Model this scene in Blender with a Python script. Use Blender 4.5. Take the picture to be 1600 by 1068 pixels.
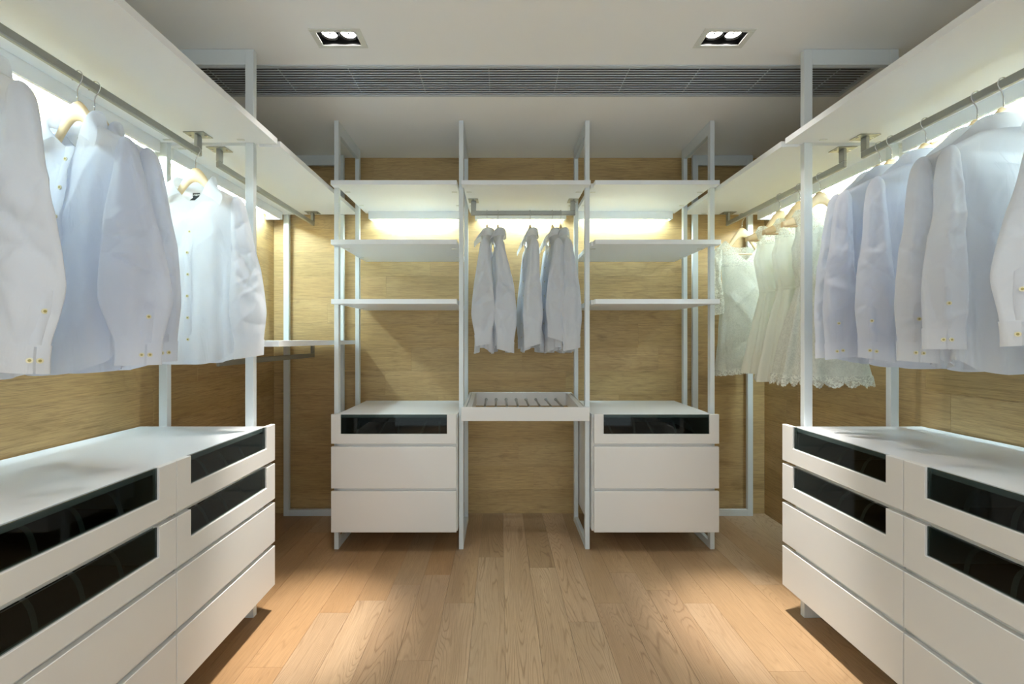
import bpy, math, random
import numpy as np
from mathutils import Vector, Matrix

# ------------------------------------------------------------------ clear
for _o in list(bpy.data.objects):
    bpy.data.objects.remove(_o, do_unlink=True)
SC = bpy.context.scene
COL = SC.collection
PI = math.pi

# ------------------------------------------------------------------ camera, world, exposure
CAM_H = 1.175                      # eye height
F_PX = 706.0                       # focal length in pixels of the 1600 px frame
cam_data = bpy.data.cameras.new('camera')
cam_data.sensor_fit = 'HORIZONTAL'
cam_data.sensor_width = 36.0
cam_data.lens = F_PX / 1600 * 36.0
cam_data.shift_x = 19 / 1600
cam_data.shift_y = -4 / 1600
cam_data.clip_start = 0.02
cam = bpy.data.objects.new('camera', cam_data)
COL.objects.link(cam)
cam.location = (0, 0, CAM_H)
cam.rotation_euler = (PI / 2, 0, 0)
SC.camera = cam

world = bpy.data.worlds.new('world')
SC.world = world
world.use_nodes = True
world.node_tree.nodes['Background'].inputs[0].default_value = (0.84, 0.96, 1.0, 1)
world.node_tree.nodes['Background'].inputs[1].default_value = 1.18

SC.view_settings.view_transform = 'Standard'
SC.view_settings.look = 'None'
SC.view_settings.gamma = 1.0
SC.view_settings.use_curve_mapping = False
SC.view_settings.exposure = 0.38
SC.cycles.max_bounces = 10
SC.cycles.diffuse_bounces = 6
SC.cycles.transparent_max_bounces = 16
SC.cycles.caustics_reflective = False
SC.cycles.caustics_refractive = False

LED_STRENGTH = 118.0
LED_COLOR = (0.73, 0.95, 1.0, 1)
SPOT_WATT = 170.0        # hot spot of each lamp
SPILL_WATT = 13.0       # its wider spill
SPOT_COLOR = (1.0, 0.93, 0.83)
LAMP_STRENGTH = 25.0

# ------------------------------------------------------------------ main dimensions (metres)
XL, XR = -1.527, 1.789             # side walls
YB = 3.054                         # back wall
YF = -1.20                         # open front of the dressing room
ZC = 2.401                         # ceiling
def R(z): return z + CAM_H         # height relative to the eye -> absolute

# ------------------------------------------------------------------ node helpers
def new_mat(name):
    m = bpy.data.materials.new(name)
    m.use_nodes = True
    nt = m.node_tree
    return m, nt, nt.nodes['Principled BSDF']

def node(nt, typ, **kw):
    n = nt.nodes.new(typ)
    for k, v in kw.items():
        setattr(n, k, v)
    return n

def mathn(nt, op, a, b=None, clamp=False):
    n = nt.nodes.new('ShaderNodeMath'); n.operation = op; n.use_clamp = clamp
    for i, v in enumerate((a, b)):
        if v is None: continue
        if isinstance(v, (int, float)): n.inputs[i].default_value = v
        else: nt.links.new(v, n.inputs[i])
    return n.outputs[0]

def mixc(nt, fac, a, b, blend='MIX'):
    n = nt.nodes.new('ShaderNodeMix'); n.data_type = 'RGBA'; n.blend_type = blend
    for i, v in ((0, fac), (6, a), (7, b)):
        if isinstance(v, (int, float)): n.inputs[i].default_value = v
        elif isinstance(v, tuple): n.inputs[i].default_value = v if len(v) == 4 else v + (1,)
        else: nt.links.new(v, n.inputs[i])
    return n.outputs[2]

def ramp(nt, fac, stops):
    n = nt.nodes.new('ShaderNodeValToRGB')
    els = n.color_ramp.elements
    while len(els) < len(stops): els.new(0.5)
    for e, (p, c) in zip(els, stops):
        e.position = p; e.color = c if len(c) == 4 else c + (1,)
    nt.links.new(fac, n.inputs[0])
    return n.outputs[0]

def simple(name, col, rough=0.4, metal=0.0, noise=0.0, spec=0.5, bump=0.0, scale=60):
    m, nt, b = new_mat(name)
    b.inputs['Roughness'].default_value = rough
    b.inputs['Metallic'].default_value = metal
    b.inputs['Specular IOR Level'].default_value = spec
    tc = node(nt, 'ShaderNodeTexCoord')
    nz = node(nt, 'ShaderNodeTexNoise'); nz.inputs['Scale'].default_value = scale
    nz.inputs['Detail'].default_value = 3
    nt.links.new(tc.outputs['Object'], nz.inputs['Vector'])
    c0 = tuple(max(0, c * (1 - noise)) for c in col); c1 = tuple(min(1, c * (1 + noise)) for c in col)
    nt.links.new(mixc(nt, nz.outputs[0], c0, c1), b.inputs['Base Color'])
    if bump:
        bp = node(nt, 'ShaderNodeBump'); bp.inputs['Strength'].default_value = bump
        bp.inputs['Distance'].default_value = 0.002
        nt.links.new(nz.outputs[0], bp.inputs['Height'])
        nt.links.new(bp.outputs[0], b.inputs['Normal'])
    return m

def wood(name, la, wa, light, dark, line, rough=0.45, cath=1.0, wscale=7.0, lscale=0.55, fib=0.22, streak=0.0, freq=130.0):
    """planks: la / wa = index of the length and width axes in world space"""
    m, nt, b = new_mat(name)
    geo = node(nt, 'ShaderNodeNewGeometry')
    oi = node(nt, 'ShaderNodeObjectInfo')
    sep = node(nt, 'ShaderNodeSeparateXYZ'); nt.links.new(geo.outputs['Position'], sep.inputs[0])
    rnd = mathn(nt, 'MULTIPLY', oi.outputs['Random'], 53.0)
    L = mathn(nt, 'ADD', sep.outputs[la], rnd)
    W = mathn(nt, 'ADD', sep.outputs[wa], mathn(nt, 'MULTIPLY', oi.outputs['Random'], 17.0))
    def vec(sl, sw, z=None):
        c = node(nt, 'ShaderNodeCombineXYZ')
        nt.links.new(mathn(nt, 'MULTIPLY', L, sl), c.inputs[0])
        nt.links.new(mathn(nt, 'MULTIPLY', W, sw), c.inputs[1])
        nt.links.new(rnd, c.inputs[2])
        return c.outputs[0]
    def noise(v, detail=2.0, rough_=0.5, dist=0.0):
        n = node(nt, 'ShaderNodeTexNoise'); n.inputs['Scale'].default_value = 1.0
        n.inputs['Detail'].default_value = detail; n.inputs['Roughness'].default_value = rough_
        n.inputs['Distortion'].default_value = dist
        nt.links.new(v, n.inputs['Vector'])
        return n.outputs[0]
    n1 = noise(vec(lscale * 2.2, wscale), 1.5, 0.45, 0.3)
    wob = noise(vec(9, 60), 3, 0.6)
    ph = mathn(nt, 'ADD', mathn(nt, 'MULTIPLY', n1, freq), mathn(nt, 'MULTIPLY', wob, 3.2))
    s = mathn(nt, 'SINE', ph)
    lines = mathn(nt, 'POWER', mathn(nt, 'MULTIPLY', mathn(nt, 'ADD', s, 1.0), 0.5), 8.0)
    mask = ramp(nt, noise(vec(1.3, 9), 2), [(0.32, (0.25,) * 3), (0.60, (1, 1, 1))])
    fine = noise(vec(7, 330), 4, 0.65)
    pores = ramp(nt, noise(vec(16, 520), 2, 0.5), [(0.53, (0, 0, 0)), (0.66, (1, 1, 1))])
    blot = noise(vec(1.1, 5), 3)
    base = mixc(nt, ramp(nt, blot, [(0.3, (0, 0, 0)), (0.7, (1, 1, 1))]), dark, light)
    base = mixc(nt, mathn(nt, 'MULTIPLY', mathn(nt, 'MULTIPLY', mathn(nt, 'MULTIPLY', lines, mask), oi.outputs['Alpha']), 0.68 * cath), base, line)
    base = mixc(nt, mathn(nt, 'MULTIPLY', pores, fib), base, line)
    if streak:
        fl_ = ramp(nt, noise(vec(6.0, 120), 5, 0.7), [(0.52, (0, 0, 0)), (0.72, (1, 1, 1))])
        kn = ramp(nt, noise(vec(3.0, 12), 4, 0.6, 0.8), [(0.60, (0, 0, 0)), (0.74, (1, 1, 1))])
        base = mixc(nt, mathn(nt, 'MULTIPLY', kn, 0.45), base, line)
        base = mixc(nt, mathn(nt, 'MULTIPLY', fl_, streak), base, line)
    sh = ramp(nt, fine, [(0.25, (0.80 - .12 * (streak > 0),) * 3), (0.75, (1.10,) * 3)])
    base = mixc(nt, 1.0, base, sh, 'MULTIPLY')
    base = mixc(nt, 1.0, base, oi.outputs['Color'], 'MULTIPLY')
    nt.links.new(base, b.inputs['Base Color'])
    b.inputs['Roughness'].default_value = rough
    bp = node(nt, 'ShaderNodeBump'); bp.inputs['Strength'].default_value = 0.12
    bp.inputs['Distance'].default_value = 0.002
    nt.links.new(mathn(nt, 'SUBTRACT', fine, mathn(nt, 'MULTIPLY', lines, 0.4)), bp.inputs['Height'])
    nt.links.new(bp.outputs[0], b.inputs['Normal'])
    return m

def fabric(name, col, trans=0.30, crease=0.25, weave=900, lace=0.0, hole=0.0):
    m, nt, b = new_mat(name)
    out = nt.nodes['Material Output']
    tc = node(nt, 'ShaderNodeTexCoord')
    b.inputs['Base Color'].default_value = col + (1,)
    b.inputs['Roughness'].default_value = 0.75
    b.inputs['Specular IOR Level'].default_value = 0.2
    b.inputs['Sheen Weight'].default_value = 0.15
    nz = node(nt, 'ShaderNodeTexNoise'); nz.inputs['Scale'].default_value = 11
    nz.inputs['Detail'].default_value = 5; nz.inputs['Roughness'].default_value = 0.45
    nz.inputs['Distortion'].default_value = 0.8
    mp = node(nt, 'ShaderNodeMapping'); mp.inputs['Scale'].default_value = (1.0, 1.0, 0.35)
    nt.links.new(tc.outputs['Object'], mp.inputs[0]); nt.links.new(mp.outputs[0], nz.inputs['Vector'])
    # sharp creases: ridged noise
    rid = mathn(nt, 'ABSOLUTE', mathn(nt, 'SUBTRACT', nz.outputs[0], 0.5))
    rid = mathn(nt, 'ADD', mathn(nt, 'MULTIPLY', rid, 1.2), nz.outputs[0])
    bp = node(nt, 'ShaderNodeBump'); bp.inputs['Strength'].default_value = crease
    bp.inputs['Distance'].default_value = 0.012
    nt.links.new(rid, bp.inputs['Height'])
    norm = bp.outputs[0]
    if lace:
        vo = node(nt, 'ShaderNodeTexVoronoi'); vo.feature = 'DISTANCE_TO_EDGE'; vo.inputs['Scale'].default_value = 300
        nt.links.new(tc.outputs['Object'], vo.inputs['Vector'])
        n2 = node(nt, 'ShaderNodeTexNoise'); n2.inputs['Scale'].default_value = 85; n2.inputs['Detail'].default_value = 2
        n2.inputs['Distortion'].default_value = 1.5
        nt.links.new(tc.outputs['Object'], n2.inputs['Vector'])
        flower = ramp(nt, n2.outputs[0], [(0.47, (0, 0, 0)), (0.52, (1, 1, 1))])
        net = ramp(nt, vo.outputs['Distance'], [(0.05, (1, 1, 1)), (0.14, (0, 0, 0))])
        solid = mathn(nt, 'MAXIMUM', flower, net)
        b2 = node(nt, 'ShaderNodeBump'); b2.inputs['Strength'].default_value = lace
        b2.inputs['Distance'].default_value = 0.002
        nt.links.new(solid, b2.inputs['Height']); nt.links.new(norm, b2.inputs['Normal'])
        norm = b2.outputs[0]
        if not hole:
            nt.links.new(mixc(nt, solid, tuple(c * 0.80 for c in col), col), b.inputs['Base Color'])
    nt.links.new(norm, b.inputs['Normal'])
    tr = node(nt, 'ShaderNodeBsdfTranslucent'); tr.inputs[0].default_value = col + (1,)
    nt.links.new(norm, tr.inputs['Normal'])
    mx = node(nt, 'ShaderNodeMixShader'); mx.inputs[0].default_value = trans
    nt.links.new(b.outputs[0], mx.inputs[1]); nt.links.new(tr.outputs[0], mx.inputs[2])
    res = mx.outputs[0]
    if hole:
        tp = node(nt, 'ShaderNodeBsdfTransparent')
        m2 = node(nt, 'ShaderNodeMixShader')
        nt.links.new(mathn(nt, 'ADD', mathn(nt, 'MULTIPLY', solid, hole), 1 - hole), m2.inputs[0])
        nt.links.new(tp.outputs[0], m2.inputs[1]); nt.links.new(res, m2.inputs[2])
        res = m2.outputs[0]
    nt.links.new(res, out.inputs[0])
    return m

def emission(name, col, strength):
    m = bpy.data.materials.new(name); m.use_nodes = True
    nt = m.node_tree
    nt.nodes.remove(nt.nodes['Principled BSDF'])
    e = node(nt, 'ShaderNodeEmission'); e.inputs[0].default_value = col; e.inputs[1].default_value = strength
    nt.links.new(e.outputs[0], nt.nodes['Material Output'].inputs[0])
    return m

def tinted_glass(name):
    m = bpy.data.materials.new(name); m.use_nodes = True
    nt = m.node_tree
    nt.nodes.remove(nt.nodes['Principled BSDF'])
    tp = node(nt, 'ShaderNodeBsdfTransparent'); tp.inputs[0].default_value = (0.37, 0.43, 0.415, 1)
    gl = node(nt, 'ShaderNodeBsdfGlossy'); gl.inputs['Roughness'].default_value = 0.03
    gl.inputs[0].default_value = (0.9, 0.95, 0.93, 1)
    fr = node(nt, 'ShaderNodeFresnel'); fr.inputs[0].default_value = 1.35
    mx = node(nt, 'ShaderNodeMixShader')
    gm = node(nt, 'ShaderNodeNewGeometry')
    nt.links.new(mathn(nt, 'MULTIPLY', fr.outputs[0], mathn(nt, 'SUBTRACT', 1.0, gm.outputs['Backfacing'])), mx.inputs[0]); nt.links.new(tp.outputs[0], mx.inputs[1]); nt.links.new(gl.outputs[0], mx.inputs[2])
    nt.links.new(mx.outputs[0], nt.nodes['Material Output'].inputs[0])
    return m

M = {}
M['lacquer'] = simple('white_lacquer', (0.75, 0.75, 0.745), 0.34, noise=0.01, scale=8)
M['shelf'] = simple('white_melamine', (0.82, 0.855, 0.89), 0.42, noise=0.01, scale=8)
M['worktop'] = simple('worktop_lacquer_shaded', (0.68, 0.71, 0.75), 0.3, noise=0.01, scale=8)  # shadow of the shirts put into the colour as a darker white
M['carcass'] = simple('carcass_white', (0.75, 0.75, 0.74), 0.5, noise=0.01)
M['frame'] = simple('frame_powder_coat', (0.70, 0.76, 0.79), 0.38, metal=0.0, noise=0.02, scale=200)
M['rail'] = simple('rail_anodised', (0.36, 0.37, 0.35), 0.36, metal=0.8, noise=0.05, scale=120)
M['chrome'] = simple('hook_steel', (0.55, 0.56, 0.58), 0.22, metal=1.0, noise=0.02)
M['ceiling'] = simple('ceiling_paint', (0.92, 0.94, 0.945), 0.9, noise=0.01, scale=4)
M['base'] = simple('wall_backing', (0.12, 0.09, 0.06), 0.9, noise=0.1)
M['black'] = simple('black_enamel', (0.012, 0.012, 0.012), 0.35, noise=0.2)
M['slat'] = simple('grille_aluminium', (0.58, 0.64, 0.70), 0.4, metal=0.25, noise=0.03, scale=90)
M['trim'] = simple('downlight_trim', (0.72, 0.74, 0.70), 0.5, noise=0.02)
M['reflector'] = simple('reflector_ring', (0.05, 0.05, 0.05), 0.25, metal=0.6, noise=0.1)
M['hanger'] = simple('hanger_beech', (0.80, 0.62, 0.37), 0.42, noise=0.12, scale=40)
M['button'] = simple('button_shell', (0.80, 0.76, 0.55), 0.3, noise=0.06, scale=300)
M['button_hole'] = simple('button_centre', (0.42, 0.36, 0.12), 0.5, noise=0.05)
M['tag'] = simple('woven_black_tag', (0.006, 0.010, 0.010), 0.8, noise=0.2, scale=500)
M['tag_text'] = simple('tag_white_thread', (0.75, 0.75, 0.75), 0.8, noise=0.02)
M['divider'] = simple('grey_divider', (0.55, 0.56, 0.56), 0.4, noise=0.05)
M['felt'] = simple('dark_felt', (0.03, 0.028, 0.027), 0.95, noise=0.2, scale=300)
M['glass'] = tinted_glass('tinted_drawer_glass')
M['led'] = emission('led_diffuser', LED_COLOR, LED_STRENGTH)
M['lamp'] = emission('lamp_glow', (1.0, 0.96, 0.90, 1), LAMP_STRENGTH)
M['shirt'] = fabric('white_cotton', (0.85, 0.875, 0.92), 0.54, 0.36)
M['shirt_blue'] = fabric('bluish_white_cotton', (0.83, 0.865, 0.94), 0.54, 0.38)
M['satin'] = fabric('ivory_cotton', (0.86, 0.875, 0.81), 0.50, 0.16)
M['lace_solid'] = fabric('ivory_lace_on_lining', (0.85, 0.87, 0.80), 0.35, 0.10, lace=0.7)
M['lace_open'] = fabric('open_lace', (0.86, 0.88, 0.81), 0.35, 0.05, lace=0.4, hole=0.75)
M['floor_wood'] = wood('oak_floor', 1, 0, (0.425, 0.322, 0.222), (0.345, 0.252, 0.165), (0.22, 0.145, 0.085), 0.42, cath=1.1, wscale=8.0, lscale=0.34, freq=270.0)
M['wall_wood_x'] = wood('oak_wall_back', 0, 2, (0.63, 0.455, 0.225), (0.50, 0.345, 0.15), (0.22, 0.135, 0.055), 0.6, cath=0.22, wscale=6, lscale=0.5, fib=0.3, streak=0.55)
M['wall_wood_y'] = wood('oak_wall_side', 1, 2, (0.63, 0.455, 0.225), (0.50, 0.345, 0.15), (0.22, 0.135, 0.055), 0.6, cath=0.22, wscale=6, lscale=0.5, fib=0.3, streak=0.55)

# ------------------------------------------------------------------ mesh helpers
class MB:
    """collects shapes in world coordinates, builds ONE mesh object"""
    def __init__(s): s.v = []; s.f = []; s.sm = []
    def add(s, vs, fs, smooth=False):
        n = len(s.v); s.v.extend([tuple(map(float, p)) for p in vs])
        s.f.extend([tuple(i + n for i in f) for f in fs]); s.sm.extend([smooth] * len(fs)); return s
    def box(s, x0, x1, y0, y1, z0, z1, c=0.0):
        x0, x1 = min(x0, x1), max(x0, x1); y0, y1 = min(y0, y1), max(y0, y1); z0, z1 = min(z0, z1), max(z0, z1)
        c = min(c, (x1 - x0) * .4, (y1 - y0) * .4, (z1 - z0) * .4)
        if c <= 0:
            vs = [(x, y, z) for x in (x0, x1) for y in (y0, y1) for z in (z0, z1)]
            return s.add(vs, [(0, 1, 3, 2), (4, 6, 7, 5), (0, 4, 5, 1), (2, 3, 7, 6), (0, 2, 6, 4), (1, 5, 7, 3)])
        vs = []; idx = {}
        X, Y, Z = (x0, x1), (y0, y1), (z0, z1)
        for i in (0, 1):
            for j in (0, 1):
                for k in (0, 1):
                    dx, dy, dz = (c if i == 0 else -c), (c if j == 0 else -c), (c if k == 0 else -c)
                    idx[i, j, k, 0] = len(vs); vs.append((X[i], Y[j] + dy, Z[k] + dz))
                    idx[i, j, k, 1] = len(vs); vs.append((X[i] + dx, Y[j], Z[k] + dz))
                    idx[i, j, k, 2] = len(vs); vs.append((X[i] + dx, Y[j] + dy, Z[k]))
        ctr = Vector(((x0 + x1) / 2, (y0 + y1) / 2, (z0 + z1) / 2))
        fs = []
        for a in range(3):
            for v in (0, 1):
                o = [b for b in range(3) if b != a]; q = []
                for (p, r) in ((0, 0), (1, 0), (1, 1), (0, 1)):
                    t = [0, 0, 0]; t[a] = v; t[o[0]] = p; t[o[1]] = r
                    q.append(idx[t[0], t[1], t[2], a])
                fs.append(q)
        for a in range(3):
            o = [b for b in range(3) if b != a]
            for p in (0, 1):
                for r in (0, 1):
                    t0 = [0, 0, 0]; t0[o[0]] = p; t0[o[1]] = r; t1 = list(t0); t1[a] = 1
                    fs.append([idx[(*t0, o[0])], idx[(*t1, o[0])], idx[(*t1, o[1])], idx[(*t0, o[1])]])
        for i in (0, 1):
            for j in (0, 1):
                for k in (0, 1):
                    fs.append([idx[i, j, k, 0], idx[i, j, k, 1], idx[i, j, k, 2]])
        out = []
        for f in fs:
            p = [Vector(vs[q]) for q in f]
            n = (p[1] - p[0]).cross(p[2] - p[0])
            out.append(tuple(f) if n.dot(sum(p, Vector()) / len(p) - ctr) > 0 else tuple(reversed(f)))
        return s.add(vs, out)
    def prism(s, pts, z0, z1):
        """polygon in xy (counter-clockwise) extruded in z"""
        n = len(pts)
        vs = [(x, y, z0) for x, y in pts] + [(x, y, z1) for x, y in pts]
        fs = [tuple(range(n - 1, -1, -1)), tuple(range(n, 2 * n))]
        fs += [(i, (i + 1) % n, (i + 1) % n + n, i + n) for i in range(n)]
        return s.add(vs, fs)
    def uprofile(s, ax, u0, u1, ua, ub, z0, zb, z1, d0, d1):
        """board with a notch open at the top; u along the front, d its thickness"""
        pts = [(u0, z0), (u1, z0), (u1, z1), (ub, z1), (ub, zb), (ua, zb), (ua, z1), (u0, z1)]
        e = .0012; n = len(pts)
        def P(u, z, d): return (d, u, z) if ax == 'y' else (u, d, z)
        din, dout = d0, d1                      # dout = visible face
        sg = 1 if dout > din else -1
        ins = [(u0 + e, z0 + e), (u1 - e, z0 + e), (u1 - e, z1 - e), (ub + e, z1 - e), (ub + e, zb - e), (ua - e, zb - e), (ua - e, z1 - e), (u0 + e, z1 - e)]
        vs = [P(u, z, din) for u, z in pts] + [P(u, z, dout - sg * e) for u, z in pts] + [P(u, z, dout) for u, z in ins]
        fs = [(i, (i + 1) % n, (i + 1) % n + n, i + n) for i in range(n)] + [(i + n, (i + 1) % n + n, (i + 1) % n + 2 * n, i + 2 * n) for i in range(n)]
        for o, r in ((2 * n, False), (0, True)):
            for q in ((0, 1, 4, 5), (1, 2, 3, 4), (0, 5, 6, 7)):
                fs.append(tuple(o + i for i in (q[::-1] if r else q)))
        if (ax == 'y') == (sg < 0): fs = [f[::-1] for f in fs]
        return s.add(vs, fs)
    def tube(s, path, r, seg=10, caps=True):
        P = [Vector(p) for p in path]; n = len(P)
        rs = r if isinstance(r, (list, tuple)) else [r] * n
        up = None; vs = []
        for i in range(n):
            t = (P[min(i + 1, n - 1)] - P[max(i - 1, 0)]).normalized()
            if up is None:
                up = t.orthogonal().normalized()
            up = (up - t * up.dot(t)).normalized(); w = t.cross(up)
            for k in range(seg):
                a = 2 * PI * k / seg
                vs.append(P[i] + (up * math.cos(a) + w * math.sin(a)) * rs[i])
        fs = [(i * seg + k, i * seg + (k + 1) % seg, (i + 1) * seg + (k + 1) % seg, (i + 1) * seg + k)
              for i in range(n - 1) for k in range(seg)]
        s.add(vs, fs, True)
        if caps:
            b = len(s.v) - len(vs)
            s.f.append(tuple(b + k for k in range(seg - 1, -1, -1))); s.sm.append(False)
            s.f.append(tuple(b + (n - 1) * seg + k for k in range(seg))); s.sm.append(False)
        return s
    def disc(s, c, nrm, r, h, seg=14, ring=None):
        c = Vector(c); nrm = Vector(nrm).normalized()
        return s.tube([c - nrm * h / 2, c + nrm * h / 2], r, seg)
    def grid(s, A, closed_u=False, smooth=True, flip=False):
        """A: numpy (rows, cols, 3)"""
        r, c, _ = A.shape
        fs = []
        for i in range(r - 1):
            for j in range(c if closed_u else c - 1):
                q = (i * c + j, i * c + (j + 1) % c, (i + 1) * c + (j + 1) % c, (i + 1) * c + j)
                fs.append(q[::-1] if flip else q)
        return s.add(A.reshape(-1, 3).tolist(), fs, smooth)
    def build(s, name, mat, parent=None, origin=None):
        me = bpy.data.meshes.new(name)
        o0 = Vector(origin) if origin is not None else (parent_loc(parent) if parent is not None else Vector((0, 0, 0)))
        me.from_pydata([(x - o0.x, y - o0.y, z - o0.z) for x, y, z in s.v], [], s.f)
        me.polygons.foreach_set('use_smooth', s.sm)
        me.materials.append(mat)
        me.update()
        o = bpy.data.objects.new(name, me); COL.objects.link(o)
        if parent is not None: o.parent = parent
        else: o.location = o0
        return o

def parent_loc(p):
    v = Vector((0, 0, 0))
    while p is not None:
        v += p.location if p.type == 'EMPTY' or p.parent is None else Vector((0, 0, 0)); p = p.parent
    return v

def thing(name, label, cat, loc, rotz=0.0, group=None):
    o = bpy.data.objects.new(name, None); COL.objects.link(o)
    o.empty_display_size = 0.05
    o.location = loc; o.rotation_euler = (0, 0, rotz)
    o['label'] = label; o['category'] = cat
    if group: o['group'] = group
    return o

def struct(o):
    o['kind'] = 'structure'; return o

# ================================================================== ROOM SHELL
rng = random.Random(7)
fl = struct(MB().box(XL - .02, XR + .02, YF, YB + .02, -0.06, -0.013).build('floor', M['base'], origin=(0, 0, 0)))
# floor planks run in depth; edges every 0.133 m, end joints as seen
PW = 0.133
def tint(kind):
    j = rng.uniform(0.93, 1.07)
    t = {'orange': (1.02, 0.83, 0.62), 'gold': (1.01, 0.89, 0.74), 'pale': (1.12, 1.03, 0.94), 'pink': (1.10, 0.98, 0.87),
         'grey': (1.12, 1.05, 0.97), 'brown': (0.93, 0.84, 0.72)}[kind]
    return tuple(c * j for c in t) + ({'orange': .4, 'gold': .6, 'brown': .9}.get(kind, 1.0),)
ends = {  # column -> list of joints (Y), colours from near to far
    -12: ([1.50, 2.40], ['gold', 'orange', 'orange']), -11: ([0.9, 2.0], ['gold', 'orange', 'orange']),
    -10: ([1.2, 2.35], ['gold', 'orange', 'orange']), -9: ([0.8, 1.75, 2.75], ['gold', 'orange', 'orange', 'brown']),
    -8: ([1.30, 2.55], ['gold', 'orange', 'orange']), -7: ([0.70, 1.62], ['pale', 'orange', 'orange']),
    -6: ([1.944], ['pale', 'orange']), -5: ([1.0, 2.036], ['pale', 'pale', 'orange']), -4: ([2.168], ['pink', 'gold']),
    -3: ([1.654, 2.257], ['pink', 'pink', 'orange']), -2: ([0.9, 2.016], ['pale', 'pale', 'gold']),
    -1: ([1.2, 2.44], ['grey', 'grey', 'brown']), 0: ([0.7, 2.84], ['grey', 'grey', 'grey']), 1: ([1.1, 2.33], ['grey', 'grey', 'brown']),
    2: ([1.881], ['grey', 'pale']), 3: ([0.8, 2.014], ['pink', 'pink', 'gold']), 4: ([2.279], ['pink', 'gold']),
    5: ([1.0, 2.12], ['pale', 'pink', 'gold']), 6: ([2.014], ['pale', 'gold']), 7: ([0.9, 1.60], ['pale', 'gold', 'gold']),
    8: ([1.25, 2.55], ['gold', 'gold', 'gold']), 9: ([0.6, 2.165], ['gold', 'gold', 'grey']), 10: ([1.7], ['gold', 'gold']),
    11: ([1.1, 2.3], ['gold', 'gold', 'grey']), 12: ([1.9], ['gold', 'grey']), 13: ([1.4, 2.6], ['gold', 'gold', 'grey']), 14: ([2.0], ['gold', 'grey'])}
def plank(name, x0, x1, y0, y1, z0, z1, mat, parent, col, c=0.0007):
    org = ((x0 + x1) / 2, (y0 + y1) / 2, (z0 + z1) / 2)
    o = MB().box(x0, x1, y0, y1, z0, z1, c).build(name, mat, origin=org)
    o.parent = parent
    o.color = col
    return o
for k in range(-12, 14):
    x0, x1 = 0.02 + PW * k, 0.02 + PW * (k + 1)
    x0, x1 = max(x0, XL), min(x1, XR)
    if x1 - x0 < 0.01: continue
    js, cs = ends[k]
    ys = [YF] + js + [YB]
    for i in range(len(ys) - 1):
        plank('floor_plank', x0 + .0003, x1 - .0003, ys[i] + .0003, ys[i + 1] - .0003, -0.012, 0.0, M['floor_wood'], fl, tint(cs[i]))

def wall_planks(parent, axis, fixed0, fixed1, a0, a1, mat):
    rows = 15; h = ZC / rows
    for r in range(rows):
        z0, z1 = r * h + .0002, (r + 1) * h - .0002
        a = a0; first = True
        while a < a1 - .001:
            L = rng.uniform(0.35, 1.15) if first else rng.choice((0.92, 1.22, 1.22, 0.75))
            first = False
            b = min(a + L, a1)
            if a1 - b < 0.15: b = a1
            j = rng.uniform(0.95, 1.05); col = (j * rng.uniform(.99, 1.02), j, j * rng.uniform(.96, 1.02), 1)
            d = rng.uniform(-.0004, .0004)
            if axis == 'x': plank('wall_plank', a + .0002, b - .0002, fixed0 + d, fixed1, z0, z1, mat, parent, col, .0004)
            else:
                s = 1 if fixed1 < fixed0 else -1
                plank('wall_plank', min(fixed0 + d, fixed1), max(fixed0 + d, fixed1), a + .0002, b - .0002, z0, z1, mat, parent, col, .0004)
            a = b
wb = struct(MB().box(XL - .05, XR + .05, YB + .009, YB + .06, -.05, ZC + .05).build('wall_back', M['base'], origin=(0, 0, 0)))
wl = struct(MB().box(XL - .06, XL - .009, YF, YB + .009, -.05, ZC + .05).build('wall_left', M['base'], origin=(0, 0, 0)))
wr = struct(MB().box(XR + .009, XR + .06, YF, YB + .009, -.05, ZC + .05).build('wall_right', M['base'], origin=(0, 0, 0)))
wall_planks(wb, 'x', YB, YB + .0085, XL, XR, M['wall_wood_x'])
wall_planks(wl, 'y', XL, XL - .0085, YF, YB, M['wall_wood_y'])
wall_planks(wr, 'y', XR, XR + .0085, YF, YB, M['wall_wood_y'])

# ceiling with holes for the grille and the downlights
GX0, GX1, GY0, GY1 = -1.43, 1.70, 2.030, 2.266
DLW, DLH = 0.205, 0.118
DL = [(-0.655, 1.84), (0.912, 1.84), (-0.655, 0.42), (0.912, 0.42), (-0.655, -0.75), (0.912, -0.75)]  # all after the first pair: unseen fill lamps added for the near cabinets
holes = [(GX0, GX1, GY0, GY1)] + [(x - DLW / 2 + .018, x + DLW / 2 - .018, y - DLH / 2 + .014, y + DLH / 2 - .014) for x, y in DL]
xs = sorted({XL - .01, XR + .01} | {h[0] for h in holes} | {h[1] for h in holes})
ys = sorted({YF, YB + .01} | {h[2] for h in holes} | {h[3] for h in holes})
cm = MB()
for i in range(len(xs) - 1):
    for j in range(len(ys) - 1):
        cx, cy = (xs[i] + xs[i + 1]) / 2, (ys[j] + ys[j + 1]) / 2
        if any(h[0] < cx < h[1] and h[2] < cy < h[3] for h in holes): continue
        cm.box(xs[i], xs[i + 1], ys[j], ys[j + 1], ZC, ZC + .012)
struct(cm.build('ceiling', M['ceiling'], origin=(0, 0, 0)))

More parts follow.
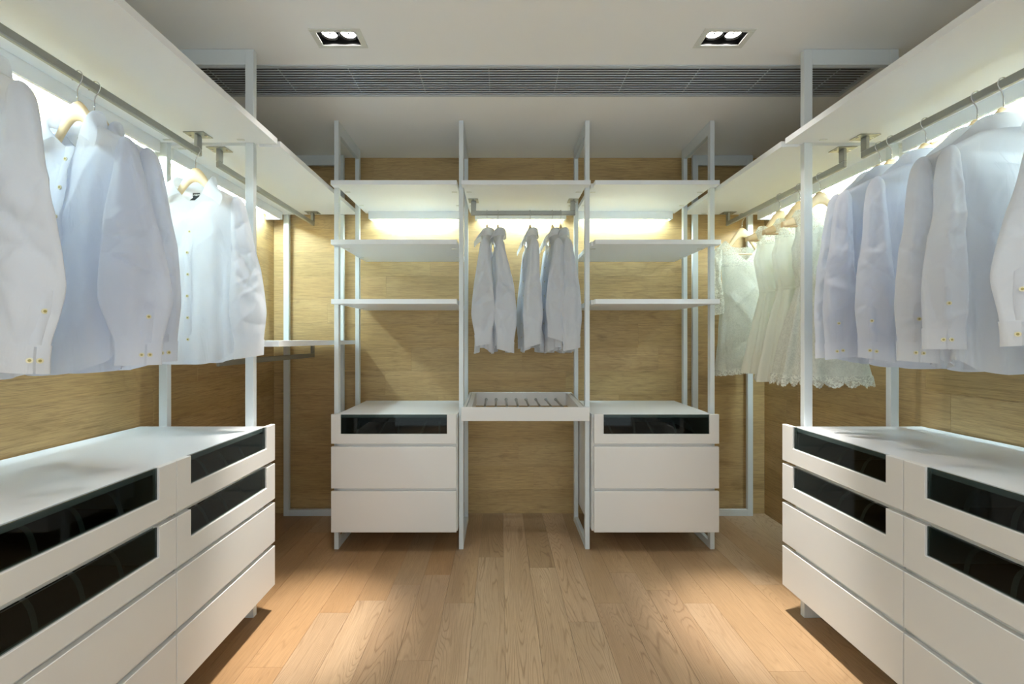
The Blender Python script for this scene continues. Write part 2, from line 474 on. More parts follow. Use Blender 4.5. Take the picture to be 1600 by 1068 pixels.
# ================================================================== LARGE FITTINGS
# ---- upright frames: posts, top rail and bottom rail
def frame_yz(xc, y0, y1, label):
    t = thing('upright_frame', label, 'frame', (xc, (y0 + y1) / 2, 0), group='upright frames of the closet system')
    hw = .0125; d = .032
    MB().box(xc - hw, xc + hw, y0, y0 + d, .0, ZC - .001, .001).build('post', M['frame'], t)
    MB().box(xc - hw, xc + hw, y1 - d, y1, .0, ZC - .001, .001).build('post', M['frame'], t)
    MB().box(xc - hw + .001, xc + hw - .001, y0 + d, y1 - d, ZC - .070, ZC - .001, .001).build('top_rail', M['frame'], t)
    MB().box(xc - hw + .001, xc + hw - .001, y0 + d, y1 - d, 0, .040, .001).build('bottom_rail', M['frame'], t)
    return t
def frame_xz(x0, x1, yc, label):
    t = thing('upright_frame', label, 'frame', ((x0 + x1) / 2, yc, 0), group='upright frames of the closet system')
    hw = .0125; d = .035
    MB().box(x0, x0 + d, yc - hw, yc + hw, 0, ZC - .001, .001).build('post', M['frame'], t)
    MB().box(x1 - d, x1, yc - hw, yc + hw, 0, ZC - .001, .001).build('post', M['frame'], t)
    MB().box(x0 + d, x1 - d, yc - hw + .001, yc + hw - .001, ZC - .066, ZC - .001, .001).build('top_rail', M['frame'], t)
    MB().box(x0 + d, x1 - d, yc - hw + .001, yc + hw - .001, 0, .042, .001).build('bottom_rail', M['frame'], t)
    return t
FX = [-.9155, -.2165, .4905, 1.1905]
frame_yz(FX[0], 2.53, 2.93, 'pale grey upright frame at the left end of the back wall shelves')
frame_yz(FX[1], 2.53, 2.93, 'pale grey upright frame left of the pull-out trouser rack')
frame_yz(FX[2], 2.53, 2.93, 'pale grey upright frame right of the pull-out trouser rack')
frame_yz(FX[3], 2.53, 2.93, 'pale grey upright frame at the right end of the back wall shelves')
LX0, LX1, RX0, RX1 = -1.44, -1.04, 1.285, 1.685
frame_xz(LX0, LX1, 1.9195, 'pale grey upright frame at the far end of the left drawer cabinets')
frame_xz(RX0, RX1, 1.9195, 'pale grey upright frame at the far end of the right drawer cabinets')
frame_xz(LX0, LX1, .748, 'pale grey upright frame at the near end of the left drawer cabinets')
frame_xz(RX0, RX1, .758, 'pale grey upright frame at the near end of the right drawer cabinets')
frame_xz(LX0, LX1, 3.0185, 'pale grey upright frame flat against the back wall in the left corner')
frame_xz(RX0, RX1, 3.0185, 'pale grey upright frame flat against the back wall in the right corner')

# ---- shelves
def clip(parent, x, y, z, dx, dy):
    m = MB().box(x - dx / 2, x + dx / 2, y - dy / 2, y + dy / 2, z - .0035, z, .0008)
    o = m.build('shelf_clip', M['trim'], parent); return o
T1, B1 = R(.872), R(.8475)
def centre_shelf(mx0, mx1, lx0, lx1, zb, zt, label, clips=True):
    t = thing('shelf', label, 'shelf', ((mx0 + mx1) / 2, 2.76, zb), group='white shelf boards')
    yf, yn, yb = 2.475, 2.527, 3.043
    e = .002
    pts = [(lx0 + e, yf), (lx1 - e, yf), (lx1, yf + e), (lx1, yn), (mx1, yn), (mx1, yb), (mx0, yb), (mx0, yn), (lx0, yn), (lx0, yf + e)]
    # drop doubled points where lip and board share an edge
    q = [p for i, p in enumerate(pts) if i == 0 or (abs(p[0] - pts[i - 1][0]) + abs(p[1] - pts[i - 1][1])) > 1e-5]
    MB().prism(q, zb, zt).build('board', M['shelf'], t)
    if clips:
        for x in (mx0 + .025, mx1 - .025):
            for y in (2.60, 2.86): clip(t, x, y, zb, .03, .010)
    return t
centre_shelf(-.901, -.236, -.928, -.236, B1, T1, 'topmost white shelf left of the trouser rack bay, lit from behind')
centre_shelf(-.202, .476, -.211, .498, B1, T1, 'white top shelf above the five hanging shirts of the back wall')
centre_shelf(.510, 1.176, .522, 1.206, B1, T1, 'topmost white shelf right of the trouser rack bay, lit from behind')
centre_shelf(-.901, -.236, -.927, -.236, R(.522), R(.547), 'middle white shelf of the three at back left')
centre_shelf(-.901, -.236, -.925, -.236, R(.195), R(.221), 'lowest white shelf of the three at back left')
centre_shelf(.510, 1.176, .522, 1.213, R(.522), R(.547), 'middle white shelf of the three at back right')
centre_shelf(.510, 1.176, .522, 1.206, R(.195), R(.221), 'lowest white shelf of the three at back right')

SB, ST = R(.829), R(.853)
def side_shelf(side, y0, y1, zb, zt, label, lip_far=None, lip_near=None):
    """board along a side wall; lips wrap in front of the frame posts"""
    if side < 0: xw, xp, xi = XL + .006, LX1 + .003, -.945
    else: xw, xp, xi = XR - .006, RX0 - .003, 1.212
    t = thing('shelf', label, 'shelf', ((xw + xi) / 2, (y0 + y1) / 2, zb), group='white shelf boards')
    a = lip_near if lip_near is not None else y0; b = lip_far if lip_far is not None else y1
    pts = [(xi, a), (xi, b), (xp, b), (xp, y1), (xw, y1), (xw, y0), (xp, y0), (xp, a)]
    q = [p for i, p in enumerate(pts) if i == 0 or (abs(p[0] - pts[i - 1][0]) + abs(p[1] - pts[i - 1][1])) > 1e-5]
    if side > 0: q = q[::-1]
    MB().prism(q, zb, zt).build('board', M['shelf'], t)
    for x in (xi + .13 * side * 1, xw - .14 * side):
        for y in (y0 + .03, y1 - .03): clip(t, x, y, zb, .03, .010)
    return t
NB = 0.80   # near end of the near bays
side_shelf(-1, NB, 1.905, SB, ST, 'long white shelf above the nearest shirts on the left', lip_far=1.919)
side_shelf(1, NB, 1.905, SB, ST, 'long white shelf above the row of shirts on the right', lip_far=1.919)
side_shelf(-1, 1.934, 3.004, SB, ST, 'white shelf in the left corner, behind the near left shelf', lip_near=1.947)
side_shelf(1, 1.934, 3.004, SB, ST, 'white shelf above the hanging dresses in the right corner', lip_near=1.947)
side_shelf(-1, 1.934, 3.004, R(-.031), R(-.006), 'white half-height shelf in the left corner at eye level')

# ---- LED pelmet lights under the shelves
def led(name_label, ax, a0, a1, wall, front, ztop):
    """ax 'y' = runs along a side wall, 'x' = runs along the back wall"""
    h = .050; th = .014
    s = 1 if front > wall else -1
    mid = (a0 + a1) / 2
    if ax == 'y':
        t = thing('led_strip_light', name_label, 'light', ((wall + front) / 2, mid, ztop), group='strip lights under the top shelves')
        MB().box(front - s * th, front, a0, a1, ztop - h, ztop - .0005, .001).build('pelmet', M['shelf'], t)
        for y in (a0, a1 - .012):
            MB().box(wall + s * .006, front - s * th, y, y + .012, ztop - h, ztop - .0005, .001).build('end_cap', M['shelf'], t)
        c = wall + s * .038
        MB().box(c - .016, c + .016, a0 + .02, a1 - .02, ztop - .020, ztop - .002, .003).build('lamp_channel', M['trim'], t)
        MB().box(c - .013, c + .013, a0 + .045, a1 - .045, ztop - .024, ztop - .0202).build('diffuser', M['led'], t)
    else:
        t = thing('led_strip_light', name_label, 'light', (mid, (wall + front) / 2, ztop), group='strip lights under the top shelves')
        MB().box(a0, a1, front, front + th, ztop - h, ztop - .0005, .001).build('pelmet', M['shelf'], t)
        for x in (a0, a1 - .012):
            MB().box(x, x + .012, front + th, wall - .006, ztop - h, ztop - .0005, .001).build('end_cap', M['shelf'], t)
        c = wall - .034
        MB().box(a0 + .02, a1 - .02, c - .012, c + .016, ztop - .020, ztop - .002, .003).build('lamp_channel', M['trim'], t)
        MB().box(a0 + .055, a1 - .055, c - .010, c + .014, ztop - .024, ztop - .0202).build('diffuser', M['led'], t)
    return t
led('strip light behind a pelmet at the left wall above the nearest shirts', 'y', NB + .03, 1.885, XL, -1.416, SB)
led('strip light behind a pelmet at the left wall in the far corner', 'y', 1.96, 2.945, XL, -1.416, SB)
led('strip light behind a pelmet at the right wall above the row of shirts', 'y', NB + .03, 1.885, XR, 1.678, SB)
led('strip light behind a pelmet at the right wall above the dresses', 'y', 1.96, 2.945, XR, 1.678, SB)
led('strip light under the top shelf at back left', 'x', -.87, -.245, YB, 2.99, B1)
led('strip light behind the five hanging shirts of the back wall', 'x', -.165, .44, YB, 2.99, B1)
led('strip light under the top shelf at back right', 'x', .52, 1.145, YB, 2.99, B1)

# ---- drawer cabinets
def arc_strip(p0, p1, p2, w, th, n=8):
    """thin upright curved strip through three points (bezier), width along z"""
    p0, p1, p2 = map(Vector, (p0, p1, p2)); A = []
    m = MB()
    pts = [p0 * (1 - t) ** 2 + p1 * 2 * t * (1 - t) + p2 * t * t for t in [i / n for i in range(n + 1)]]
    m.tube(pts, th, 6)
    return m

def drawer_front_side(side, xf, y0, y1, z0, z1, glass):
    """front panel of a side cabinet: faces the aisle; with a notch for the glass when glass is (ya, yb, zb)"""
    s = 1 if side < 0 else -1        # aisle direction
    th = .019
    m = MB()
    xa, xb = xf - s * th, xf
    if not glass:
        m.box(xa, xb, y0, y1, z0, z1, .0015)
    else:
        ya, yb, zb = glass
        m.uprofile('y', y0, y1, ya, yb, z0, zb, z1, xa, xb)
    return m

def side_cabinet(side, y0, y1, far, label, lip=0.0):
    s = 1 if side < 0 else -1
    xf = -.972 if side < 0 else 1.223
    xw = (XL + .012) if side < 0 else (XR - .012)
    xb = xf - s * .024                      # carcass front
    zt, zb = R(-.3655), R(-1.059)
    t = thing('drawer_cabinet', label, 'cabinet', ((xf + xw) / 2, (y0 + y1) / 2, zb), group='white drawer cabinets')
    p = .018
    c = MB()
    yc1 = min(y1, 1.905)
    c.box(xw, xb, y0 + .0005, y0 + p, zb, zt - .022); c.box(xw, xb, yc1 - p, yc1 - .0005, zb, zt - .022)
    c.box(xw, xw + s * .006, y0 + p, yc1 - p, zb, zt - .022); c.box(xw, xb, y0 + p, yc1 - p, zb, zb + p)
    c.build('carcass', M['carcass'], t)
    zs = [(-.3655, -.5205), (-.5345, -.687), (-.702, -.872), (-.889, -1.059)]
    rails = MB()
    for (a, b), (a2, b2) in zip(zs[:-1], zs[1:]):
        rails.box(xf - s * .036, xf - s * .0195, y0 + p, yc1 - p, R(a2) - .003, R(b) + .003)
    rails.build('cross_rail', M['carcass'], t)
    g0, g1 = y0 + .063, y1 - .070
    for i, (a, b) in enumerate(zs):
        glass = (g0, g1, R(a) - (.091 if i == 0 else .0865)) if i < 2 else None
        d = drawer_front_side(side, xf, y0 + .0012, y1 - .0012, R(b), R(a), glass).build('drawer', M['lacquer'], t)
        if glass:
            zg = glass[2]
            MB().box(xf - s * .012, xf - s * .007, g0 - .0, g1 + .0, zg - .001, R(a) - .002).build('glass_pane', M['glass'], d)
            MB().box(xf - s * .030, xw + s * .03, y0 + .025, min(y1, yc1) - .025, R(b) + .012, R(b) + .020).build('drawer_base', M['felt'], d)
            n = 4
            for k in range(n):
                yy = g0 + (g1 - g0) * (k + .6) / n
                z0 = R(b) + .02
                q = MB()
                w = .007
                ar = []
                for q_ in range(9):
                    tt = q_ / 8
                    ar.append((xf - s * (.045 + .15 * tt), yy + .05 * math.sin(tt * 2.4) - .02, z0 + .085 * math.sin(min(1, tt * 1.25) * PI / 2) * (1 - .15 * tt)))
                A = np.array([[(x, y - w, z), (x, y + w, z)] for x, y, z in ar])
                q.grid(A)
                q.build('divider', M['divider'], d)
    return t
YM_L, YM_R = 1.36, 1.37
side_cabinet(-1, YM_L, 1.955, True, 'white cabinet of four drawers at left, two with dark glass, next to upright frame')
side_cabinet(-1, .765, YM_L, False, 'white cabinet of four drawers at the left edge of the picture')
side_cabinet(1, YM_R, 1.958, True, 'white cabinet of four drawers at right, two with dark glass, next to upright frame')
side_cabinet(1, .775, YM_R, False, 'white cabinet of four drawers at the right edge of the picture')
def worktop(side, y0, label):
    s = 1 if side < 0 else -1
    xf = -.972 if side < 0 else 1.223
    xw = (XL + .010) if side < 0 else (XR - .010)
    o = MB().box(xw, xf - s * .0195, y0, 1.906, R(-.3655) - .0215, R(-.3655) - .001, .001).build('worktop', M['worktop'], origin=((xw + xf) / 2, 1.3, R(-.3655) - .0215))
    o['label'] = label; o['category'] = 'worktop'
worktop(-1, .765, 'white lacquered top board lying along both left drawer cabinets')
worktop(1, .775, 'white lacquered top board lying along both right drawer cabinets')

def centre_cabinet(x0, x1, cx0, cx1, ga, gb, label):
    """x0..x1 fronts, cx0..cx1 carcass between the frames"""
    yf = 2.475; yb = yf + .024; yw = 3.045
    zt, zb = R(-.411), R(-1.057)
    t = thing('drawer_cabinet', label, 'cabinet', ((x0 + x1) / 2, (yf + yw) / 2, zb), group='white drawer cabinets')
    p = .018
    c = MB()
    c.box(cx0, cx0 + p, yb, yw, zb, zt - .0215); c.box(cx1 - p, cx1, yb, yw, zb, zt - .0215)
    c.box(cx0 + p, cx1 - p, yw - .006, yw, zb, zt - .0215); c.box(cx0 + p, cx1 - p, yb, yw - .006, zb, zb + p)
    c.build('carcass', M['lacquer'], t)
    MB().box(cx0, cx1, yf + .0195, yw, zt - .0212, zt - .001, .001).build('top_board', M['shelf'], t)
    zs = [(-.411, -.571), (-.588, -.816), (-.832, -1.057)]
    rails = MB()
    for (a, b), (a2, b2) in zip(zs[:-1], zs[1:]):
        rails.box(cx0 + p, cx1 - p, yf + .0195, yf + .036, R(a2) - .003, R(b) + .003)
    rails.build('cross_rail', M['carcass'], t)
    for i, (a, b) in enumerate(zs):
        m = MB()
        if i == 0:
            zg = R(-.5185)
            m.uprofile('x', x0, x1, ga, gb, R(b), zg, R(a), yf + .019, yf)
        else:
            m.box(x0, x1, yf, yf + .019, R(b), R(a), .0015)
        d = m.build('drawer', M['lacquer'], t)
        if i == 0:
            MB().box(ga, gb, yf + .007, yf + .012, zg - .001, R(a) - .002).build('glass_pane', M['glass'], d)
            MB().box(cx0 + .025, cx1 - .025, yf + .03, yw - .03, R(b) + .012, R(b) + .02).build('drawer_base', M['felt'], d)
            for k in range(5):
                xx = ga + (gb - ga) * (k + .6) / 5
                z0 = R(b) + .02
                ar = [(xx + .03 * math.sin(q_ / 8 * 2.2) * (1 if k % 2 else -.6), yf + .05 + .25 * q_ / 8, z0 + .09 * math.sin(min(1, q_ / 6) * PI / 2)) for q_ in range(9)]
                A = np.array([[(x - .006, y, z), (x + .006, y, z)] for x, y, z in ar])
                MB().grid(A).build('divider', M['divider'], d)
    return t
centre_cabinet(-.925, -.238, -.899, -.233, -.873, -.290, 'white three-drawer cabinet at back left of the trouser rack')
centre_cabinet(.517, 1.2015, .508, 1.174, .569, 1.149, 'white three-drawer cabinet at back right of the trouser rack')

# ---- pull-out trouser rack between the centre frames
t = thing('trouser_rack', 'white pull-out trouser rack with eight metal rods between the two back cabinets', 'rack', (.14, 2.75, R(-.447)))
MB().box(-.2115, .492, 2.475, 2.493, R(-.447), R(-.3716), .0015).build('front_board', M['lacquer'], t)
def slab(pts8):
    m = MB(); m.add(pts8, [(0, 3, 2, 1), (4, 5, 6, 7), (0, 1, 5, 4), (1, 2, 6, 5), (2, 3, 7, 6), (3, 0, 4, 7)]); return m
for xa, xb in ((-.2015, -.187), (.470, .4765)):
    z0, z1, zb_ = R(-.373), R(-.352), R(-.44)
    slab([(xa, 2.4935, zb_), (xb, 2.4935, zb_), (xb, 3.02, zb_), (xa, 3.02, zb_), (xa, 2.4935, z0), (xb, 2.4935, z0), (xb, 3.02, z1), (xa, 3.02, z1)]).build('side_board', M['lacquer'], t)
for xa, xb in ((-.1855, -.1835), (.4655, .4685)):
    z0, z1, zb_ = R(-.378), R(-.362), R(-.42)
    slab([(xa, 2.495, zb_), (xb, 2.495, zb_), (xb, 3.0, zb_), (xa, 3.0, zb_), (xa, 2.495, z0), (xb, 2.495, z0), (xb, 3.0, z1), (xa, 3.0, z1)]).build('runner', M['black'], t)
for xa, xb in ((-.183, -.155), (.437, .465)):
    z0, z1, zb_ = R(-.373), R(-.354), R(-.43)
    slab([(xa, 2.4935, zb_), (xb, 2.4935, zb_), (xb, 3.0, zb_), (xa, 3.0, zb_), (xa, 2.4935, z0), (xb, 2.4935, z0), (xb, 3.0, z1), (xa, 3.0, z1)]).build('inner_rail', M['lacquer'], t)
MB().box(-.187, .470, 3.003, 3.02, R(-.44), R(-.351), .001).build('back_board', M['lacquer'], t)
for k in range(8):
    x = -.09 + .0657 * k
    m = MB().tube([(x, 2.494, R(-.398)), (x, 2.99, R(-.398))], .0065, 10)
    m.tube([(x, 2.985, R(-.398)), (x, 3.002, R(-.398))], .0095, 12)
    m.build('rod', M['rail'], t)

# ---- hanging rails
RT, RB = .772, .745
def rail(ax, c, a0, a1, ztop_shelf, ztop, label):
    h = .027; w = .0075
    t = thing('hanging_rail', label, 'rail', ((c, (a0 + a1) / 2, ztop_shelf) if ax == 'y' else ((a0 + a1) / 2, c, ztop_shelf)), group='clothes rails')
    def bx(p0, p1, u0, u1, z0, z1, ch=.002):
        return MB().box(p0, p1, u0, u1, z0, z1, ch) if ax == 'y' else MB().box(u0, u1, p0, p1, z0, z1, ch)
    bx(c - w, c + w, a0, a1, ztop - h, ztop, .003).build('bar', M['rail'], t)
    for a, s in ((a0, 1), (a1, -1)):
        b = bx(c - w, c + w, min(a, a + s * .03), max(a, a + s * .03), ztop, ztop_shelf - .003)
        o = b.build('bracket', M['rail'], t)
        bx(c - .042, c + .042, a - .015 if s > 0 else a - .045, a + .045 if s > 0 else a + .015, ztop_shelf - .0035, ztop_shelf - .0003, .001).build('mounting_plate', M['rail'], o)
        sc = MB()
        for q in (-.032, .032):
            pc = (c + q, a + s * .015, ztop_shelf - .0045) if ax == 'y' else (a + s * .015, c + q, ztop_shelf - .0045)
            sc.disc(pc, (0, 0, 1), .005, .003, 10)
        sc.build('screw', M['chrome'], o)
    return t
LRX, RRX, CRY = -1.222, 1.495, 2.76
rail('y', LRX, NB + .05, 1.845, SB, R(RT), 'long square clothes rail holding the nearest left shirts')
rail('y', LRX, 1.955, 2.965, SB, R(RT), 'square clothes rail under the upper shelf in the left corner')
rail('y', LRX, 1.955, 2.965, R(-.031), R(-.09), 'square clothes rail under the half-height shelf in the left corner')
rail('y', RRX, NB + .05, 1.865, SB, R(RT), 'long square clothes rail holding the right row of shirts')
rail('y', RRX, 1.955, 2.975, SB, R(RT), 'square clothes rail holding the dresses in the right corner')
rail('x', CRY, -.176, .461, B1, R(.784), 'square clothes rail holding the five shirts of the back wall')

# ---- ventilation grille in the ceiling
t = thing('air_grille', 'long dark linear air grille set into the ceiling across the room', 'grille', ((GX0 + GX1) / 2, (GY0 + GY1) / 2, ZC))
f = MB()
e = .012
f.box(GX0 - e, GX1 + e, GY0 - e, GY0 + .004, ZC - .004, ZC + .01, .001); f.box(GX0 - e, GX1 + e, GY1 - .004, GY1 + e, ZC - .004, ZC + .01, .001)
f.box(GX0 - e, GX0 + .004, GY0 + .004, GY1 - .004, ZC - .004, ZC + .01, .001); f.box(GX1 - .004, GX1 + e, GY0 + .004, GY1 - .004, ZC - .004, ZC + .01, .001)
f.build('grille_frame', M['slat'], t)
d = MB()
d.box(GX0 - .01, GX1 + .01, GY0 - .01, GY1 + .01, ZC + .09, ZC + .10)
d.box(GX0 - .01, GX1 + .01, GY0 - .012, GY0 - .002, ZC + .012, ZC + .10)
d.box(GX0 - .012, GX0 - .002, GY0 - .01, GY1 + .01, ZC + .012, ZC + .10); d.box(GX1 + .002, GX1 + .012, GY0 - .01, GY1 + .01, ZC + .012, ZC + .10)
d.box(GX0 - .01, GX1 + .01, GY1 + .002, GY1 + .012, ZC + .012, ZC + .10)
d.build('duct', M['black'], t)
NS = 12
for k in range(NS):
    y = GY0 + .012 + (GY1 - GY0 - .024) * k / (NS - 1)
    MB().box(GX0, GX1, y - .0036, y + .0036, ZC - .002, ZC + .002, .0008).build('slat', M['slat'], t)
x = GX0 + .1
while x < GX1:
    MB().box(x - .0012, x + .0012, GY0, GY1, ZC + .0022, ZC + .006).build('spacer', M['slat'], t)
    x += .32

# ---- recessed twin downlights
def downlight(x, y, label):
    t = thing('ceiling_downlight', label, 'light', (x, y, ZC), group='recessed twin downlights')
    W, H = DLW / 2, DLH / 2
    m = MB()
    bw, bh = .024, .019
    z0, z1 = ZC - .004, ZC - .0003
    m.box(x - W, x + W, y - H, y - H + bh, z0, z1, .001); m.box(x - W, x + W, y + H - bh, y + H, z0, z1, .001)
    m.box(x - W, x - W + bw, y - H + bh, y + H - bh, z0, z1, .001); m.box(x + W - bw, x + W, y - H + bh, y + H - bh, z0, z1, .001)
    m.build('trim_ring', M['trim'], t)
    b = MB(); xi, yi = W - bw + .003, H - bh + .003
    zt = ZC + .055
    b.box(x - xi - .004, x + xi + .004, y - yi - .004, y + yi + .004, zt, zt + .004)
    b.box(x - xi - .003, x - xi, y - yi, y + yi, ZC, zt); b.box(x + xi, x + xi + .003, y - yi, y + yi, ZC, zt)
    b.box(x - xi, x + xi, y - yi - .003, y - yi, ZC, zt); b.box(x - xi, x + xi, y + yi, y + yi + .003, ZC, zt)
    b.build('housing', M['black'], t)
    for sx in (-1, 1):
      cx = x + sx * .038
      l = MB().tube([(cx, y, ZC + .054), (cx, y, ZC + .020)], [.030, .030], 24)
      l.build('lamp', M['lamp'], t)
      o = t.children[-1]
      an = np.linspace(0, 2 * PI, 24, endpoint=False)
      r = MB().grid(np.stack([np.stack([cx + q * np.cos(an), y + q * np.sin(an), np.full(24, ZC + h)], -1) for q, h in ((.034, .050), (.0345, .012), (.0312, .011), (.0305, .050))], 0), True)
      r.build('lamp_ring', M['reflector'], o)
      MB().disc((cx, y, ZC + .0188), (0, 0, 1), .0045, .002, 12).build('lamp_cap', M['reflector'], o)
      for watt, cone in ((SPOT_WATT, 25), (SPILL_WATT, 84)):
        ld = bpy.data.lights.new('spot_lamp', 'SPOT')
        ld.energy = watt; ld.color = SPOT_COLOR; ld.spot_size = math.radians(cone); ld.spot_blend = 1.0
        ld.shadow_soft_size = .025
        lo = bpy.data.objects.new('spot_lamp', ld); COL.objects.link(lo)
        lo.parent = t; lo.location = (sx * .038, 0, .012); lo.rotation_euler = (0, math.radians(4.5) * (-1 if x > .13 else 1), 0)
    return t
for (x, y), lab in zip(DL, ('recessed twin downlight at the left of the ceiling, near the grille', 'recessed twin downlight at the right of the ceiling, near the grille',
                            'added unseen fill downlight in the ceiling left above the camera', 'added unseen fill downlight in the ceiling right above the camera',
                            'added unseen fill downlight in the ceiling behind the camera at left', 'added unseen fill downlight in the ceiling behind the camera at right')):
    downlight(x, y, lab)

# ================================================================== CLOTHES
def sm(a, b, x):
    t = np.clip((np.asarray(x, float) - a) / (b - a), 0, 1); return t * t * (3 - 2 * t)

class Field:
    """smooth pseudo noise on (u, v)"""
    def __init__(s, seed, n=7, fu=(1, 5), fv=(1, 6)):
        r = np.random.RandomState(seed)
        s.a = r.uniform(*fu, n) * r.choice((-1, 1), n); s.b = r.uniform(*fv, n); s.p = r.uniform(0, 6.28, n)
        s.w = r.uniform(.5, 1, n); s.w /= s.w.sum()
    def __call__(s, u, v):
        return sum(w * np.sin(a * u + b * v + p) for a, b, p, w in zip(s.a, s.b, s.p, s.w))

def crease(seed, n, us, vs, slope):
    """a few sharp soft-ended folds in the cloth: returns f(u, v) in -1..1"""
    r = np.random.RandomState(seed)
    c = [(r.uniform(*us), r.uniform(*vs), r.uniform(-1, 1) * slope, r.uniform(.10, .30), r.uniform(.007, .024), r.choice((-1, 1, 1)) * r.uniform(.5, 1)) for _ in range(n)]
    def f(u, v):
        o = 0
        for cu, cv, sl, ln, wd, am in c:
            du = (u - cu); dv = (v - cv)
            along = (dv * math.cos(sl) + du * math.sin(sl)); ac = du * math.cos(sl) - dv * math.sin(sl)
            ac = ac + .15 * along * along * np.sign(sl)
            o = o + am * np.exp(-np.abs(ac) / wd) * np.exp(-(along / ln) ** 2)
        return o
    return f

class Body:
    """hanging tube garment: local x across the shoulders, -y the front, z down from the rail top"""
    def __init__(s, seed, W, D, hem, zn, nw, front_cut, back_cut, rise=.05, fold=.012, nfold=6, sharp=.8):
        s.W, s.D, s.hem, s.zn, s.nw, s.fc, s.bc, s.rise, s.fold, s.sharp = W, D, hem, zn, nw, front_cut, back_cut, rise, fold, sharp
        r = np.random.RandomState(seed)
        s.n1, s.n2 = nfold, nfold * 2 + 1
        s.p = r.uniform(0, 6.28, 6); s.f = Field(seed + 5, 7, (1, 4), (3, 12)); s.g = Field(seed + 9, 8, (2, 7), (6, 26))
        s.cr = crease(seed + 77, 16, (-.16, .16), (-.85, -.25), 1.0)
        s.lean = r.uniform(-.012, .012, 2); s.skew = r.uniform(-.02, .02)
    def w(s, z): return np.interp(z, s.W[0], s.W[1])
    def d(s, z): return np.interp(z, s.D[0], s.D[1])
    def pt(s, th, z, off=0.0):
        c, n = np.cos(th), np.sin(th)
        W, D = s.w(z), s.d(z)
        down = sm(-.25, s.hem, z)
        x = W * np.sign(c) * np.abs(c) ** s.sharp
        y = D * np.sign(n) * np.abs(n) ** s.sharp
        amp = s.fold * (0.12 + down) * sm(s.zn - .01, s.zn - .10, z)
        disp = amp * (np.sin(s.n1 * th + s.p[0] + .6 * np.sin(5 * z + s.p[1])) + .5 * np.sin(s.n2 * th + s.p[2] + 3 * z)) \
            + .010 * s.f(th, z) * sm(s.zn, s.zn - .12, z) + .0035 * s.g(th, z) * sm(s.zn, s.zn - .06, z)
        disp = disp + .0085 * s.cr(x, z) * sm(s.zn - .04, s.zn - .12, z) * np.abs(n)
        disp = disp + off
        # push along the outline normal
        nx = c * D; ny = n * W; ln = np.sqrt(nx * nx + ny * ny) + 1e-6
        x = x + disp * nx / ln; y = y + disp * ny / ln
        x = x + s.lean[0] * down; y = y + s.lean[1] * down
        return np.stack([x, y, z * np.ones_like(x)], -1)
    def top(s, th):
        lo, hi = np.full_like(th, s.zn - .16), np.full_like(th, s.zn)
        c = np.abs(np.cos(th)) ** s.sharp
        for _ in range(30):
            mid = (lo + hi) / 2
            q = np.clip(np.abs(s.w(mid) * c) / s.nw, 0, 1)
            cut = np.where(np.sin(th) < 0, s.fc + (s.zn - s.fc) * q ** 1.25, s.bc + (s.zn - s.bc) * q ** 2)
            over = mid > cut
            hi = np.where(over, mid, hi); lo = np.where(over, lo, mid)
        return (lo + hi) / 2
    def bottom(s, th):
        return s.hem + s.rise * np.abs(np.cos(th)) ** 3 + s.skew * np.cos(th)
    def surface(s, th, nz, za=None, zb=None, off=0.0, scal=None):
        """grid rows hem -> top; za/zb clip the height range"""
        b, t = s.bottom(th), s.top(th)
        if scal is not None: b = b + scal
        if za is not None: b = np.maximum(b, za)
        if zb is not None: t = np.minimum(t, zb)
        k = np.linspace(0, 1, nz)[:, None]
        Z = b[None, :] + k * (t - b)[None, :]
        TH = np.repeat(th[None, :], nz, 0)
        return s.pt(TH, Z, off)

def mesh_part(name, mb, mat, root):
    o = mb.build(name, mat, origin=(0, 0, 0)); o.parent = root; return o

def collar(body, L0=.044):
    """folded shirt collar following the neck edge"""
    n = 46
    th = np.linspace(-PI / 2 + .16, 3 * PI / 2 - .16, n)
    P = body.pt(th, body.top(th))
    rows = []
    for i in range(n):
        a = abs(i / (n - 1) - .5) * 2            # 0 back .. 1 front ends
        p = P[i]
        o = np.array([p[0], p[1] * 1.0, 0]); o = o / (np.linalg.norm(o) + 1e-6)
        sx = 1.0 if p[0] >= 0 else -1.0
        fr = float(sm(.45, 1.0, a))
        st = .034 * (1 - .92 * fr)               # stand gets lower at the open front
        tip = np.array([sx * (.080 * fr), -.024 * fr, -.010 * fr])
        bk = .55 + .45 * fr
        L = L0
        def q(out, up, k):
            return p + o * out + np.array([0, 0, up]) + tip * k
        rows.append([q(-.002, -.006, 0), q(.001, st * .5, 0), q(.003, st, .02), q(.008 * bk, st + .004, .08), q(.014 * bk, st - .004, .2),
                     q(.020 * bk, st - .45 * L, .6), q(.026 * bk, st - L, 1.0)])
    A = np.array(rows)
    return A

def button(root, p, nrm, r=.0058):
    p = Vector(p); nrm = Vector(nrm).normalized()
    o = mesh_part('button', MB().disc(p + nrm * .001, nrm, r, .0024, 14), M['button'], root)
    m = MB().disc(p + nrm * .0024, nrm, r * .5, .0006, 10)
    c = m.build('thread', M['button_hole'], origin=(0, 0, 0)); c.parent = o
    return o

SHIRT_W = ([-.92, -.87, -.60, -.42, -.32, -.265, -.222, -.210, -.155, -.14],
           [.176, .172, .162, .160, .166, .178, .190, .176, .070, .062])
SHIRT_D = ([-.92, -.87, -.60, -.42, -.30, -.225, -.155, -.14],
           [.056, .054, .046, .042, .034, .018, .038, .040])

AT = np.linspace(0, 1.2, 61)
def sleeve_profile(ac):
    v = np.interp(AT, [0, .05, .15, .27, .43, .65, .80, .92, 1, 1.2], [.022, .025, .032, .044, .059, .076, .083, .4 * .083 + .6 * ac, ac, ac])
    k = np.array([1, 2, 3, 4, 3, 2, 1.]); k /= k.sum()
    return np.convolve(np.pad(v, 3, 'edge'), k, 'valid')

